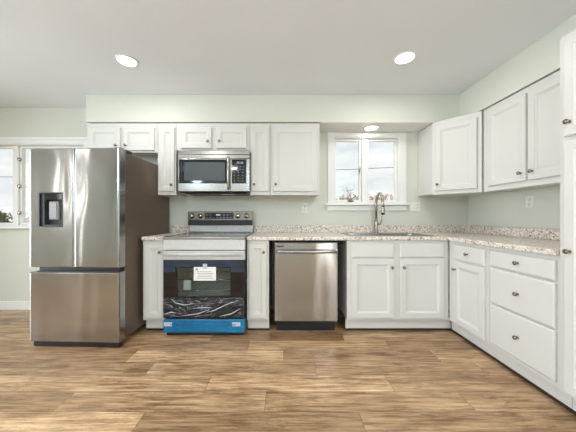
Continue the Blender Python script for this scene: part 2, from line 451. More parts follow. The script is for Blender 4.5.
b = MB(); b.box(0.905, 0.925, YB + 0.012, YB + 0.034, 1.62, 1.69, 0.004); b.tube([(0.915, YB + 0.012, 1.655), (0.915, YB - 0.004, 1.66), (0.918, YB - 0.01, 1.70)], 0.006, 8)
la = b.build('latch', M['nickel'], w1)
b = MB(); b.box(0.775, 0.84, YB + 0.005, YB + 0.03, 1.287, 1.302, 0.004); b.tube([(0.80, YB + 0.01, 1.30), (0.835, YB - 0.02, 1.335), (0.85, YB - 0.03, 1.345)], 0.005, 8)
b.tube([(0.85, YB - 0.03, 1.338), (0.852, YB - 0.03, 1.362)], 0.007, 8)
cr = b.build('crank', M['dark'], w1); cr['label'] = 'dark folding crank handle'
w2, s3, s4 = window('window_2', W2, (-4.13, -2.24, 2.045), -3.26, False, True)
for z in (1.15, 1.475, 1.80):
    b = MB(); b.lathe([(0.024, 0), (0.024, 0.006), (0.018, 0.012), (0.008, 0.014)], (-3.215, YB + 0.018, z), '-y', 14); b.build('latch', M['nickel'], w2)

# glazed openings on the unseen sides (sources of the daylight)
for nm, (y0, y1, z0, z1) in zip(('door_1', 'window_5', 'window_6'), LW):
    w = bpy.data.objects.new(nm, None); COL.objects.link(w); struct(w)
    b = MB(); f = 0.02 if y1 - y0 < 0.5 else 0.05
    for y in ((y0, y1 - f) if f < 0.04 else (y0, (y0 + y1 - f) / 2, y1 - f)): b.box(XL - 0.11, XL - 0.05, y, y + f, z0, z1)
    b.box(XL - 0.109, XL - 0.051, y0 + f, y1 - f, z0, z0 + f); b.box(XL - 0.109, XL - 0.051, y0 + f, y1 - f, z1 - f, z1)
    b.build('frame', M['trim'], w)
    MB().box(XL - 0.085, XL - 0.075, y0 + f, y1 - f, z0 + f, z1 - f).build('pane', M['pane'], w)
for nm, (x0, x1, z0, z1) in (('window_3', (-2.2, 0.4, 0.65, 2.05)), ('window_4', (1.16, 1.44, 0.05, 2.06))):
    w = bpy.data.objects.new(nm, None); COL.objects.link(w); struct(w)
    b = MB(); f = 0.04
    b.box(x0, x0 + f, YF - 0.11, YF - 0.05, z0, z1); b.box(x1 - f, x1, YF - 0.11, YF - 0.05, z0, z1)
    b.box(x0 + f, x1 - f, YF - 0.11, YF - 0.05, z0, z0 + f); b.box(x0 + f, x1 - f, YF - 0.11, YF - 0.05, z1 - f, z1)
    b.build('frame', M['trim'], w)
    MB().box(x0 + f, x1 - f, YF - 0.085, YF - 0.075, z0 + f, z1 - f).build('pane', M['pane'], w)

# ------------------------------------------------------------------ cabinets
def knob(parent, x, z, y=-0.02, m='bronze'):
    b = MB()
    b.lathe([(0.008, 0), (0.0055, 0.004), (0.005, 0.012), (0.0125, 0.017), (0.0145, 0.022), (0.012, 0.027), (0.005, 0.029)], (x, y, z), '-y', 16)
    return b.build('knob', M[m], parent)
def panel_door(parent, x0, x1, z0, z1, kn=None, fw=0.05, name='door', th=0.02):
    r = (x0, x1, z0, z1); b = MB()
    fw = min(fw, (x1 - x0) * 0.27, (z1 - z0) * 0.27)
    b.rings([rect(*r, -0.0005), rect(*r, -th + 0.004), rect(*inset(r, 0.004), -th), rect(*inset(r, fw), -th),
             rect(*inset(r, fw + 0.005), -th + 0.005), rect(*inset(r, fw + 0.014), -th + 0.007), rect(*inset(r, fw + 0.018), -th + 0.011)])
    d = b.build(name, M['cabinet'], parent)
    if kn: knob(d, kn[0], kn[1], -th)
    return d
def drawer_front(parent, x0, x1, z0, z1, kn=None, th=0.02):
    r = (x0, x1, z0, z1); b = MB()
    b.rings([rect(*r, -0.0005), rect(*r, -th + 0.007), rect(*inset(r, 0.004), -th + 0.003), rect(*inset(r, 0.010), -th)])
    d = b.build('drawer', M['cabinet'], parent)
    if kn: knob(d, kn[0], kn[1], -th)
    return d
def carcass(parent, w, dep, z0, z1, top=True, y0=0.02):
    b = MB(); p = 0.016
    b.box(0, p, y0, dep, z0, z1); b.box(w - p, w, y0, dep, z0, z1)
    b.box(p, w - p, y0, dep, z0 + 0.012, z0 + 0.012 + p)
    b.box(p, w - p, dep - 0.008, dep, z0 + 0.028, z1)
    if top: b.box(p, w - p, y0, dep - 0.008, z1 - p, z1)
    return b.build('carcass', M['cabinet'], parent)
def face_frame(parent, w, z0, z1, openings):
    """frame plate with rectangular openings left between rails and stiles"""
    b = MB()
    xs = sorted({0, w} | {o[0] for o in openings} | {o[1] for o in openings})
    zs = sorted({z0, z1} | {o[2] for o in openings} | {o[3] for o in openings})
    for a, c in zip(xs, xs[1:]):
        run = None
        for d, e in zip(zs, zs[1:]):
            inside = any(o[0] <= a and c <= o[1] and o[2] <= d and e <= o[3] for o in openings)
            if not inside:
                if run and abs(run[1] - d) < 1e-6: run[1] = e
                else:
                    if run: b.box(a, c, 0, 0.02, run[0], run[1])
                    run = [d, e]
        if run: b.box(a, c, 0, 0.02, run[0], run[1])
    return b.build('face_frame', M['cabinet'], parent)
ZB, ZBT = 0.108, 0.874
def toe(parent, w, rec, x0=0.0):
    MB().box(x0, w, rec, rec + 0.015, FZ + 0.022, ZB - 0.001).build('toe_kick', M['cabinet'], parent)
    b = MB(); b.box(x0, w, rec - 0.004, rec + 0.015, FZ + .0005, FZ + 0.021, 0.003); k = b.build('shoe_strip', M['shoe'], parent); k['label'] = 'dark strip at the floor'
def base_cabinet(label, loc, rz, w, fronts, dep=0.60, rec=0.055, toe_x0=0.0, toe_w=0.0):
    t = thing('base_cabinet', label, 'cabinet', loc, rz)
    carcass(t, w, dep, ZB, ZBT, top=False)
    ov = 0.010
    face_frame(t, w, ZB, ZBT, [(f[1] + ov, f[2] - ov, f[3] + ov, f[4] - ov) for f in fronts])
    for f in fronts:
        if f[0] == 'door': panel_door(t, *f[1:5], kn=f[5])
        else: drawer_front(t, *f[1:5], kn=f[5])
    toe(t, w + toe_w, rec, toe_x0)
    return t
YFACE = 2.41
KZ = 0.735
base_cabinet('narrow white base cabinet wedged between the refrigerator and the range', (-1.358, YFACE, 0), 0, 0.222,
             [('door', 0.020, 0.204, 0.130, 0.846, (0.174, 0.765))])
base_cabinet('narrow white base cabinet between the range and the dishwasher', (-0.356, YFACE, 0), 0, 0.210,
             [('door', 0.022, 0.190, 0.130, 0.846, (0.160, 0.765))])
X0 = 0.607
base_cabinet('double-door white sink base cabinet with two false drawer fronts, under the window', (X0, YFACE, 0), 0, 0.979,
             [('drawer', 0.648 - X0, 1.056 - X0, 0.712, 0.850, None), ('drawer', 1.114 - X0, 1.534 - X0, 0.712, 0.850, None),
              ('door', 0.648 - X0, 1.056 - X0, 0.130, 0.697, (1.030 - X0, 0.618)), ('door', 1.114 - X0, 1.534 - X0, 0.130, 0.697, (1.142 - X0, 0.618))], toe_w=0.058)
XFACE = 1.59
base_cabinet('white corner base cabinet with one drawer over one door, right of the sink cabinet', (XFACE, 2.403, 0), -PI / 2, 0.468,
             [('drawer', 0.085, 0.440, 0.712, 0.848, (0.2625, 0.78)), ('door', 0.085, 0.440, 0.130, 0.697, (0.112, 0.62))], dep=0.63, toe_x0=-0.05)
base_cabinet('white base cabinet with a stack of three drawers, beside the tall pantry', (XFACE, 1.933, 0), -PI / 2, 0.504,
             [('drawer', 0.026, 0.480, 0.727, 0.848, (0.253, 0.79)), ('drawer', 0.026, 0.480, 0.450, 0.715, (0.253, 0.583)),
              ('drawer', 0.026, 0.480, 0.140, 0.438, (0.253, 0.29))], dep=0.63)
# tall pantry
pt = thing('pantry_cabinet', 'tall white pantry cabinet with two stacked doors, at the right edge of the photo', 'cabinet', (1.575, 1.426, 0), -PI / 2)
carcass(pt, 0.46, 0.645, ZB, 2.115, True)
PD = [(0.034, 0.426, 1.545, 2.085), (0.034, 0.426, 0.130, 1.520)]
face_frame(pt, 0.46, ZB, 2.115, [(d[0] + .01, d[1] - .01, d[2] + .01, d[3] - .01) for d in PD])
panel_door(pt, *PD[0], kn=(0.064, 1.62)); panel_door(pt, *PD[1], kn=(0.064, 0.912))
toe(pt, 0.46, 0.07)

# wall cabinets
ZU, ZUT = 1.340, 2.117
UD0, UD1 = 1.378, 2.064
def wall_cabinet(label, loc, rz, w, z0, doors, dep=0.30):
    t = thing('wall_cabinet', label, 'cabinet', loc, rz)
    carcass(t, w, dep, z0, ZUT)
    face_frame(t, w, z0, ZUT, [(d[0] + .01, d[1] - .01, d[2] + .01, d[3] - .01) for d in doors])
    for d in doors: panel_door(t, *d[:4], kn=d[4])
    return t
YU = 2.715
fx0 = -2.138
wall_cabinet('short double-door white wall cabinet above the refrigerator', (fx0, YU, 0), 0, 0.766, 1.800,
             [(0.030, 0.368, 1.820, 2.066, (0.330, 1.872)), (0.398, 0.738, 1.820, 2.066, (0.436, 1.872))])
fx0 = -1.369
wall_cabinet('tall narrow white wall cabinet between the refrigerator and the microwave', (fx0, YU, 0), 0, 0.198, ZU,
             [(0.028, 0.186, UD0, UD1, (0.160, 1.445))])
fx0 = -1.168
wall_cabinet('short double-door white wall cabinet directly above the microwave', (fx0, YU, 0), 0, 0.796, 1.826,
             [(0.058, 0.388, 1.842, UD1 + .004, (0.350, 1.915)), (0.436, 0.764, 1.842, UD1 + .004, (0.472, 1.915))])
fx0 = -0.369
wall_cabinet('tall narrow white wall cabinet next to the right side of the microwave', (fx0, YU, 0), 0, 0.218, ZU,
             [(0.014, 0.206, UD0, UD1, (0.048, 1.452))])
fx0 = -0.148
wall_cabinet('wide single-door white wall cabinet next to the left side of the sink window', (fx0, YU, 0), 0, 0.535, ZU,
             [(0.030, 0.500, UD0, UD1, (0.060, 1.452))])
# diagonal corner cabinet: five-sided body, door on the slanted face
ct = thing('corner_wall_cabinet', 'white diagonal corner wall cabinet with one door, right of the window', 'cabinet', (1.616, YU, 0), 0)
P = [(0.0, 0.0), (0.294, -0.305), (0.604, -0.305), (0.604, 0.30), (0.0, 0.30)]
b = MB()
b.rings([[(p[0], p[1], z) for p in P] for z in (ZU + 0.012, ZUT)])
b.build('carcass', M['cabinet'], ct)
ang = math.atan2(-0.305, 0.294); LD = math.hypot(0.294, 0.305)
fr = MB()
fr.box(0, LD, -0.018, -0.0005, ZU, ZUT)
ff = fr.build('face_frame', M['cabinet'], ct, rz=ang)
dd = panel_door(ct, 0.030, LD - 0.035, UD0, UD1, kn=(0.056, 1.445))
dd.rotation_euler = (0, 0, ang); dd.location = (math.sin(ang) * 0.018, -math.cos(ang) * 0.018, 0)
wall_cabinet('double-door white wall cabinet on the right-hand wall between corner cabinet and pantry', (1.91, 2.392, 0), -PI / 2, 0.96, ZU,
             [(0.070, 0.432, UD0 + .008, UD1 + .008, (0.396, 1.45)), (0.452, 0.815, UD0 + .008, UD1 + .008, (0.490, 1.45))])

# ------------------------------------------------------------------ countertops
ZT, ZT0, ZSP = 0.912, 0.876, 1.000
def slab_cells(xs, ys, keep):
    bm = bmesh.new(); V = {}
    def gv(i, j):
        if (i, j) not in V: V[(i, j)] = bm.verts.new((xs[i], ys[j], ZT))
        return V[(i, j)]
    for i in range(len(xs) - 1):
        for j in range(len(ys) - 1):
            if keep((xs[i] + xs[i + 1]) / 2, (ys[j] + ys[j + 1]) / 2):
                bm.faces.new([gv(i, j), gv(i + 1, j), gv(i + 1, j + 1), gv(i, j + 1)])
    ret = bmesh.ops.extrude_face_region(bm, geom=bm.faces[:])
    for g in ret['geom']:
        if isinstance(g, bmesh.types.BMVert): g.co.z = ZT0
    bmesh.ops.recalc_face_normals(bm, faces=bm.faces)
    ed = [e for e in bm.edges if len(e.link_faces) == 2 and abs(e.verts[0].co.z - e.verts[1].co.z) < 1e-6
          and abs(e.link_faces[0].normal.dot(e.link_faces[1].normal)) < 0.3]
    bmesh.ops.bevel(bm, geom=ed, offset=0.008, segments=3, profile=0.5, affect='EDGES')
    return bm
YC, XC = 2.382, 1.555
SK = (0.690, 1.450, 2.50, 2.845)   # sink cut-out
k = thing('countertop', 'short speckled beige countertop piece between refrigerator and range', 'countertop', (-1.245, 2.7, 0))
off = Vector((1.245, -2.7, 0))
def at_off(o, off): o.location = off; return o
at_off(MB().frombm(slab_cells([-1.358, -1.134], [YC, 3.014], lambda x, y: True)).build('top', M['counter'], k), off)
at_off(MB().box(-1.357, -1.135, 2.994, 3.014, ZT + .0005, ZSP, 0.003).build('backsplash', M['counter'], k), off)
k = thing('countertop', 'long L-shaped speckled beige countertop holding the sink and turning along the right wall', 'countertop', (0.6, 2.7, 0))
off = Vector((-0.6, -2.7, 0))
xs = [-0.357, SK[0], SK[1], XC, 2.220]; ys = [1.432, YC, SK[2], SK[3], 3.014]
def keep(x, y):
    if SK[0] < x < SK[1] and SK[2] < y < SK[3]: return False
    return y > YC or x > XC
at_off(MB().frombm(slab_cells(xs, ys, keep)).build('top', M['counter'], k), off)
b = MB(); b.box(-0.356, 2.219, 2.994, 3.014, ZT + .0005, ZSP, 0.003); b.box(2.200, 2.2195, 1.434, 2.994, ZT + .0005, ZSP, 0.003)
at_off(b.build('backsplash', M['counter'], k), off)

# ------------------------------------------------------------------ sink and faucet
def rrect(x0, x1, y0, y1, z, r, n=5):
    pts = []
    for cx, cy, a0 in ((x1 - r, y1 - r, 0), (x0 + r, y1 - r, PI / 2), (x0 + r, y0 + r, PI), (x1 - r, y0 + r, 1.5 * PI)):
        for i in range(n + 1):
            a = a0 + PI / 2 * i / n; pts.append((cx + r * math.cos(a), cy + r * math.sin(a), z))
    return pts
sx = (SK[0] + SK[1]) / 2; sy = (SK[2] + SK[3]) / 2
sk = thing('sink', 'stainless steel drop-in sink set in the countertop below the window', 'sink', (sx, sy, ZT))
hw, hd = 0.42, 0.212
b = MB()
b.rings([rrect(-hw, hw, -hd, hd, 0.0015, 0.03), rrect(-hw, hw, -hd, hd, 0.004, 0.03), rrect(-hw + .006, hw - .006, -hd + .006, hd - .006, 0.007, 0.03),
         rrect(-hw + .045, hw - .045, -hd + .045, hd - .045, 0.006, 0.04), rrect(-hw + .055, hw - .055, -hd + .052, hd - .052, -0.006, 0.04),
         rrect(-hw + .065, hw - .065, -hd + .06, hd - .06, -0.16, 0.05), rrect(-hw + .10, hw - .10, -hd + .09, hd - .09, -0.175, 0.05)], cap0=False)
b.build('basin', M['steel_plain'], sk)
b = MB(); b.lathe([(0.045, 0), (0.043, 0.003), (0.03, 0.003), (0.028, 0.0)], (0, 0, -0.1745), 'z', 20); b.build('drain', M['chrome'], sk)
fc = thing('faucet', 'brushed nickel gooseneck pull-down faucet behind the sink', 'faucet', (1.078, 2.925, ZT))
b = MB(); b.lathe([(0.030, 0.0005), (0.030, 0.006), (0.025, 0.010), (0.0205, 0.014), (0.0195, 0.12), (0.0175, 0.145)], (0, 0, 0), 'z', 20)
b.build('body', M['nickel'], fc)
pts = [(0, 0, 0.14), (0, 0, 0.33)]
for i in range(1, 15):
    a = PI * i / 14
    pts.append((0.004 * i / 14, -0.095 * (1 - math.cos(a)), 0.33 + 0.125 * math.sin(a)))
pts.append((0.005, -0.19, 0.30))
MB().tube(pts, 0.0155, 14).build('spout', M['nickel'], fc)
b = MB(); b.lathe([(0.014, 0.0), (0.0175, -0.02), (0.019, -0.075), (0.016, -0.085)], (0.005, -0.19, 0.30), 'z', 16); s = b.build('spray_head', M['nickel'], fc)
b = MB(); b.lathe([(0.0195, -0.066), (0.0205, -0.078), (0.0165, -0.0885), (0.0, -0.0885)], (0.005, -0.19, 0.30), 'z', 16); q = b.build('nozzle', M['black'], s)
b = MB(); b.tube([(0.015, 0, 0.105), (0.05, -0.005, 0.105)], 0.0115, 12); b.tube([(0.046, -0.005, 0.100), (0.058, -0.012, 0.15), (0.062, -0.016, 0.20)], [0.008, 0.0065, 0.006], 10)
b.build('lever', M['nickel'], fc)

# ------------------------------------------------------------------ refrigerator
rf = thing('refrigerator', 'stainless French-door refrigerator with a water dispenser and bottom freezer', 'refrigerator', (-1.792, 2.131, 0), -0.04)
HW = 0.395
MB().box(-HW + .003, HW - .003, 0.088, 0.858, 0.035, 1.668, 0.006).build('body', M['fridge_side'], rf)
def fridge_front(name, x0, x1, z0, z1, hole=None):
    r = (x0, x1, z0, z1); b = MB()
    R3 = [rect(*r, 0.080), rect(*r, 0.012), rect(*inset(r, 0.002), 0.005), rect(*inset(r, 0.006), 0.0012), rect(*inset(r, 0.012), 0.0)]
    if hole:
        R3 += [rect(*hole, 0.0), rect(*hole, 0.055)]
        b.rings(R3, mis=[0, 0, 0, 0, 0, 1, 1])
        return b.build(name, [M['steel'], M['dark']], rf)
    b.rings(R3); return b.build(name, M['steel'], rf)
HO = (-0.311, -0.097, 1.012, 1.312)
dl = fridge_front('door', -HW, -0.003, 0.668, 1.690, HO)
fridge_front('door', 0.003, HW, 0.668, 1.690)
fz = fridge_front('freezer_drawer', -HW, HW, 0.030, 0.628)
b = MB(); b.box(-0.335, 0.385, 0.028, 0.08, 0.600 + .029, 0.667, 0.002); b.build('handle_recess', M['black'], rf)
b = MB(); b.box(-0.335, 0.385, 0.006, 0.020, 0.629, 0.637, 0.002); b.build('grip', M['dark'], fz)
# dispenser
x0, x1, z0, z1 = HO
b = MB()
for bb in ((x0, x0 + .008, z0, z1), (x1 - .008, x1, z0, z1), (x0 + .008, x1 - .008, z0, z0 + .008), (x0 + .008, x1 - .008, z1 - .008, z1)):
    b.box(bb[0], bb[1], -0.003, 0.006, bb[2], bb[3])
b.build('dispenser_bezel', M['dark'], dl)
MB().box(x0 + .045, x1 - .010, 0.004, 0.05, z1 - 0.065, z1 - .010, 0.003).build('control_panel', M['black_gloss'], dl)
MB().box(x0 + .010, x0 + .040, 0.010, 0.05, z0 + .010, z1 - .010, 0.003).build('side_panel', M['dark'], dl)
b = MB(); b.box(x0 + .078, x1 - .050, 0.012, 0.040, z0 + .066, z1 - .078, 0.006); b.box(x0 + .090, x1 - .062, 0.006, 0.014, z0 + .08, z1 - .085, 0.003)
p = b.build('dispenser_paddle', M['mid_grey'], dl); p['label'] = 'light grey dispenser paddle'
MB().box(x0 + .045, x1 - .010, 0.002, 0.054, z0 + .010, z0 + .022, 0.003).build('drip_tray', M['dark'], dl)
for hx in (-0.36, 0.36):
    b = MB(); b.box(hx - 0.03, hx + 0.03, 0.03, 0.19, 1.6685, 1.700, 0.008); b.build('hinge_cover', M['dark'], rf)
b = MB(); b.box(-0.375, 0.385, 0.018, 0.060, FZ + 0.004, 0.029); b.build('base_grille', M['black'], rf)
for hx in (-0.34, 0.34):
    b = MB(); b.tube([(hx, 0.065 + 0.014, FZ + .0005), (hx, 0.079, 0.032)], [0.02, 0.014], 12); b.build('foot', M['black'], rf)
    b = MB(); b.tube([(hx, 0.74, FZ + .0005), (hx, 0.74, 0.036)], 0.02, 12); b.build('foot', M['black'], rf)

# ------------------------------------------------------------------ range
rg = thing('range', 'freestanding stainless electric range with blue protective film on its drawer', 'stove', (-0.7455, 2.33, 0))
w = 0.381
b = MB()
b.box(-w, -w + 0.02, 0.05, 0.655, 0.03, 0.893); b.box(w - 0.02, w, 0.05, 0.655, 0.03, 0.893)
b.box(-w + .02, w - .02, 0.635, 0.655, 0.03, 0.893); b.box(-w + .02, w - .02, 0.05, 0.635, 0.03, 0.05)
b.build('body', M['black'], rg)
MB().box(-w, w, 0.02, 0.600, 0.894, 0.914, 0.004).build('cooktop', M['black_gloss'], rg)
b = MB(); b.box(-w, w, -0.004, 0.0195, 0.890, 0.914, 0.004); b.box(-w, -w + .012, 0.0195, 0.60, 0.9142, 0.917); b.box(w - .012, w, 0.0195, 0.60, 0.9142, 0.917); b.build('cooktop_trim', M['steel_plain'], rg)
for (bx, by, br) in ((-0.19, 0.17, 0.10), (0.19, 0.17, 0.115), (-0.19, 0.43, 0.075), (0.19, 0.43, 0.075)):
    n = 36; vs = []; fs = []
    for kk in range(n):
        a = 2 * PI * kk / n
        for r_, z_ in ((br, .9142), (br - .001, .9148), (br - 0.003, .9148), (br - .004, .9142)): vs.append((bx + r_ * math.cos(a), by + r_ * math.sin(a), z_))
    for kk in range(n):
        for q in range(3): fs.append([4 * kk + q, 4 * kk + q + 1, 4 * ((kk + 1) % n) + q + 1, 4 * ((kk + 1) % n) + q])
    MB().raw(vs, fs).build('burner_ring', M['mid_grey'], rg)
MB().box(-w, w, 0.0, 0.048, 0.792, 0.889, 0.004).build('front_panel', M['foam'], rg)
# oven door with an opening for its window
dx0, dx1, dz0, dz1 = -0.378, 0.378, 0.160, 0.785
wx0, wx1, wz0, wz1 = -0.262, 0.245, 0.352, 0.628
od = MB()
for q in ((dx0, wx0, dz0, 0.70), (wx1, dx1, dz0, 0.70), (wx0, wx1, dz0, wz0), (wx0, wx1, wz1, 0.70)): od.box(q[0], q[1], 0.0, 0.048, q[2], q[3])
od = od.build('oven_door', M['black_gloss'], rg)
MB().box(dx0, dx1, -0.002, 0.048, 0.7005, dz1, 0.003).build('door_rail', M['foam'], od)
MB().box(wx0 + .0005, wx1 - .0005, 0.004, 0.010, wz0 + .0005, wz1 - .0005).build('oven_window', M['oven_glass'], od)
b = MB(); b.tube([(-0.355, -0.045, 0.758), (0.355, -0.045, 0.758)], 0.0125, 14)
for hx in (-0.33, 0.33): b.box(hx - .012, hx + .012, -0.045, -0.0025, 0.748, 0.768, 0.003)
b.build('handle', M['foam'], od)
h = MB().box(-0.37, 0.36, -0.006, -0.0025, 0.705, 0.742, 0.001).build('foam_wrap', M['foam'], od); h['label'] = 'white packing strip under the handle'
# the oven's inside
b = MB()
b.box(-0.30, 0.30, 0.43, 0.44, 0.22, 0.74); b.box(-0.31, -0.30, 0.05, 0.44, 0.22, 0.74); b.box(0.30, 0.31, 0.05, 0.44, 0.22, 0.74)
b.box(-0.30, 0.30, 0.05, 0.43, 0.21, 0.22); b.box(-0.30, 0.30, 0.05, 0.43, 0.74, 0.75)
b.build('oven_cavity', M['oven_inside'], rg)
for rz_ in (0.39, 0.50):
    b = MB()
    for i in range(12): b.tube([(-0.28 + 0.051 * i, 0.07, rz_), (-0.28 + 0.051 * i, 0.42, rz_)], 0.0022, 6)
    b.tube([(-0.295, 0.07, rz_), (0.295, 0.07, rz_)], 0.0045, 6); b.tube([(-0.295, 0.42, rz_), (0.295, 0.42, rz_)], 0.0035, 6)
    b.build('oven_rack', M['chrome'], rg)
# booklet left standing inside the oven
bk = thing('manual_booklet', 'pale booklet standing inside the oven, seen through the door window', 'booklet', (-0.935, 2.42, 0.3955))
MB().box(-0.035, 0.035, -0.008, 0.008, 0.0, 0.098, 0.002).build('cover', M['paper'], bk)
# films
MB().box(dx0 + .004, wx0 - .004, -0.0022, -0.0006, 0.585, 0.632).build('tint_film', M['tint_film'], od)
MB().box(wx1 + .004, dx1 - .004, -0.0022, -0.0006, 0.585, 0.632).build('tint_film', M['tint_film'], od)
MB().box(dx0 + .004, dx1 - .004, -0.0022, -0.0006, 0.634, 0.698).build('tint_film', M['tint_film'], od)
b = MB(); nx, nz = 60, 16; vs = []; fs = []
for j in range(nz + 1):
    for i in range(nx + 1):
        u, vv = i / nx, j / nz
        y = -0.004 - 0.010 * abs(math.sin(5.5 * u + 7 * vv + 1.5 * math.sin(3 * u + 4 * vv))) ** 3 * math.sin(PI * vv) - 0.004 * math.sin(13 * u - 6 * vv) ** 2 * math.sin(PI * vv)
        vs.append((-0.374 + 0.748 * u, y, 0.166 + 0.184 * vv))
for j in range(nz):
    for i in range(nx): a = j * (nx + 1) + i; fs.append([a, a + 1, a + nx + 2, a + nx + 1])
b.raw(vs, fs, 0, True); fl = b.build('plastic_film', M['crinkle'], od); fl['label'] = 'crinkled clear film over the lower oven door'
# creases standing proud of the film
for pts in ([(-0.30, 0.345), (-0.26, 0.305), (-0.18, 0.285), (-0.08, 0.300)], [(0.02, 0.215), (0.10, 0.235), (0.20, 0.285), (0.33, 0.330)],
            [(-0.20, 0.185), (-0.05, 0.205), (0.06, 0.245)], [(0.15, 0.180), (0.26, 0.205), (0.345, 0.255)], [(-0.36, 0.20), (-0.30, 0.22), (-0.25, 0.21)],
            [(-0.10, 0.255), (0.0, 0.262), (0.08, 0.258)]):
    b = MB(); P2 = []
    for i in range(len(pts) - 1):
        for s_ in range(4):
            u = s_ / 4; P2.append((pts[i][0] * (1 - u) + pts[i + 1][0] * u, -0.0165, pts[i][1] * (1 - u) + pts[i + 1][1] * u))
    P2.append((pts[-1][0], -0.0165, pts[-1][1]))
    n_ = len(P2); b.tube(P2, [0.0008 + 0.0035 * math.sin(PI * i / (n_ - 1)) for i in range(n_)], 8)
    b.build('film_crease', M['tape'], od)
dr = MB().box(-w + .002, w - .002, -0.006, 0.048, 0.022, 0.148, 0.008).build('drawer', M['blue_film'], rg); dr['label'] = 'storage drawer wrapped in bright blue film'
b = MB(); b.tube([(-0.31, -0.008, 0.100), (-0.15, -0.009, 0.088), (0.1, -0.009, 0.086), (0.30, -0.008, 0.098)], 0.004, 8); b.build('film_fold', M['blue_film'], dr)
for tx in (-0.335, 0.300):
    MB().box(tx - 0.035, tx + 0.04, -0.0085, -0.0065, 0.085, 0.122).build('tape', M['tape'], dr)
MB().box(-0.25, 0.25, -0.001, 0.04, 0.1485, 0.158).build('drawer_gap', M['black'], rg)
MB().box(-w + .02, w - .02, 0.03, 0.05, FZ + 0.004, 0.0215).build('base_strip', M['black'], rg)
for fx in (-0.33, 0.33):
    for fy in (0.09, 0.60): b = MB(); b.tube([(fx, fy, FZ + .0005), (fx, fy, 0.0295)], 0.018, 10); b.build('foot', M['black'], rg)
# backguard
bg = MB().box(-w, w, 0.615, 0.655, 0.9145, 1.166, 0.006).build('backguard', M['steel_plain'], rg)
MB().box(-w, w, 0.598, 0.6145, 1.062, 1.166, 0.004).build('control_panel', M['steel_dark'], bg)
MB().box(-w + .004, w - .004, 0.585, 0.614, 1.004, 1.060, 0.006).build('vent_strip', M['black'], bg)
MB().box(-0.182, 0.155, 0.594, 0.5978, 1.080, 1.152).build('display', M['black_gloss'], bg)
b = MB(); b.box(-0.05, 0.0, 0.593, 0.594, 1.118, 1.132); b.build('clock', M['glow'], bg)
for i in range(8): MB().box(-0.165 + 0.04 * i, -0.150 + 0.04 * i, 0.5932, 0.594, 1.092, 1.097).build('touch_key', M['mark_white'], bg)
for i in (0, 1, 5, 6): MB().box(-0.165 + 0.04 * i, -0.145 + 0.04 * i, 0.5932, 0.594, 1.122, 1.127).build('touch_key', M['mark_white'], bg)
for kx in (-0.335, -0.235, 0.205, 0.305):
    b = MB(); b.lathe([(0.030, 0), (0.030, 0.004), (0.024, 0.006), (0.022, 0.026), (0.019, 0.030)], (kx, 0.5978, 1.113), '-y', 20)
    kk = b.build('knob', M['chrome'], bg)
    MB().box(kx - .004, kx + .004, 0.5675, 0.5705, 1.096, 1.132, 0.001).build('pointer', M['black'], kk)
MB().box(-w + .02, w - .03, 0.606, 0.6145, 0.935, 1.000, 0.003).build('film_strip', M['foam'], bg)
# hang tag taped to the oven door
tg = thing('instruction_tag', 'white paper tag with small print taped on the oven door glass', 'tag', (-0.735, 2.3275, 0.50))
MB().box(-0.104, 0.102, -0.0030, -0.0015, 0.008, 0.135).build('paper', M['paper'], tg)
b = MB(); b.box(-0.02, 0.02, -0.0045, -0.0031, 0.118, 0.165); b.build('tape', M['tape'], tg)
b = MB()
for i in range(5): b.box(-0.075 + 0.004 * (i % 3), 0.082 - 0.011 * (i * 2 % 3), -0.0036, -0.00305, 0.030 + 0.015 * i, 0.033 + 0.015 * i)
b.raw([(-0.09, -0.0034, 0.104), (-0.062, -0.0034, 0.104), (-0.076, -0.0034, 0.126)], [[0, 1, 2]])
b.build('print', M['ink'], tg)

# ------------------------------------------------------------------ microwave
mw = thing('microwave', 'stainless over-the-range microwave hung under the wall cabinet above the range', 'microwave', (-0.744, 2.645, 1.365))
w = 0.381; H = 0.440
b = MB(); b.box(-w + .002, w - .002, 0.045, 0.365, 0.0, H, 0.004); b.build('body', M['black'], mw)
b = MB(); b.box(-w, w, 0.0, 0.044, H - 0.085, H - 0.046, 0.003); b.box(-w, w, 0.0, 0.044, H - 0.044, H, 0.003); b.build('vent_panel', M['steel_mid'], mw)
dw0, dw1 = -w, 0.178
b = MB(); b.box(dw0, dw1, 0.0, 0.044, 0.006, H - 0.087, 0.004); md = b.build('door', M['steel_mid'], mw)
MB().box(-0.368, 0.138, -0.003, -0.0002, 0.090, H - 0.096, 0.001).build('door_glass', M['black_gloss'], md)
t = NT('mesh_window'); v = t.coord('Object', (260, 1, 260)); ck = t.n.new('ShaderNodeTexChecker'); t.link(v, ck.inputs[0]); ck.inputs['Scale'].default_value = 1
ck.inputs['Color1'].default_value = srgb(52, 57, 60); ck.inputs['Color2'].default_value = srgb(72, 77, 80)
t.link(ck.outputs[0], t.b.inputs['Base Color']); t.set(Roughness=0.35)
MB().box(-0.310, 0.120, -0.0045, -0.0031, 0.118, H - 0.128, 0.0005).build('mesh_window', t.m, md)
b = MB(); hp = [(0.157, -0.012, 0.03), (0.157, -0.032, 0.06), (0.157, -0.036, 0.19), (0.157, -0.032, 0.335), (0.157, -0.012, 0.365)]
b.tube(hp, 0.011, 12); b.box(0.147, 0.167, -0.014, 0.0, 0.022, 0.042, 0.003); b.box(0.147, 0.167, -0.014, 0.0, 0.338, 0.352, 0.003); b.build('handle', M['chrome'], md)
b = MB(); b.box(0.180, w, 0.0, 0.044, 0.006, H - 0.087, 0.004); mc = b.build('control_panel', M['steel_mid'], mw)
MB().box(0.192, 0.345, -0.003, -0.0002, 0.090, H - 0.096, 0.001).build('key_panel', M['black_gloss'], mc)
b = MB()
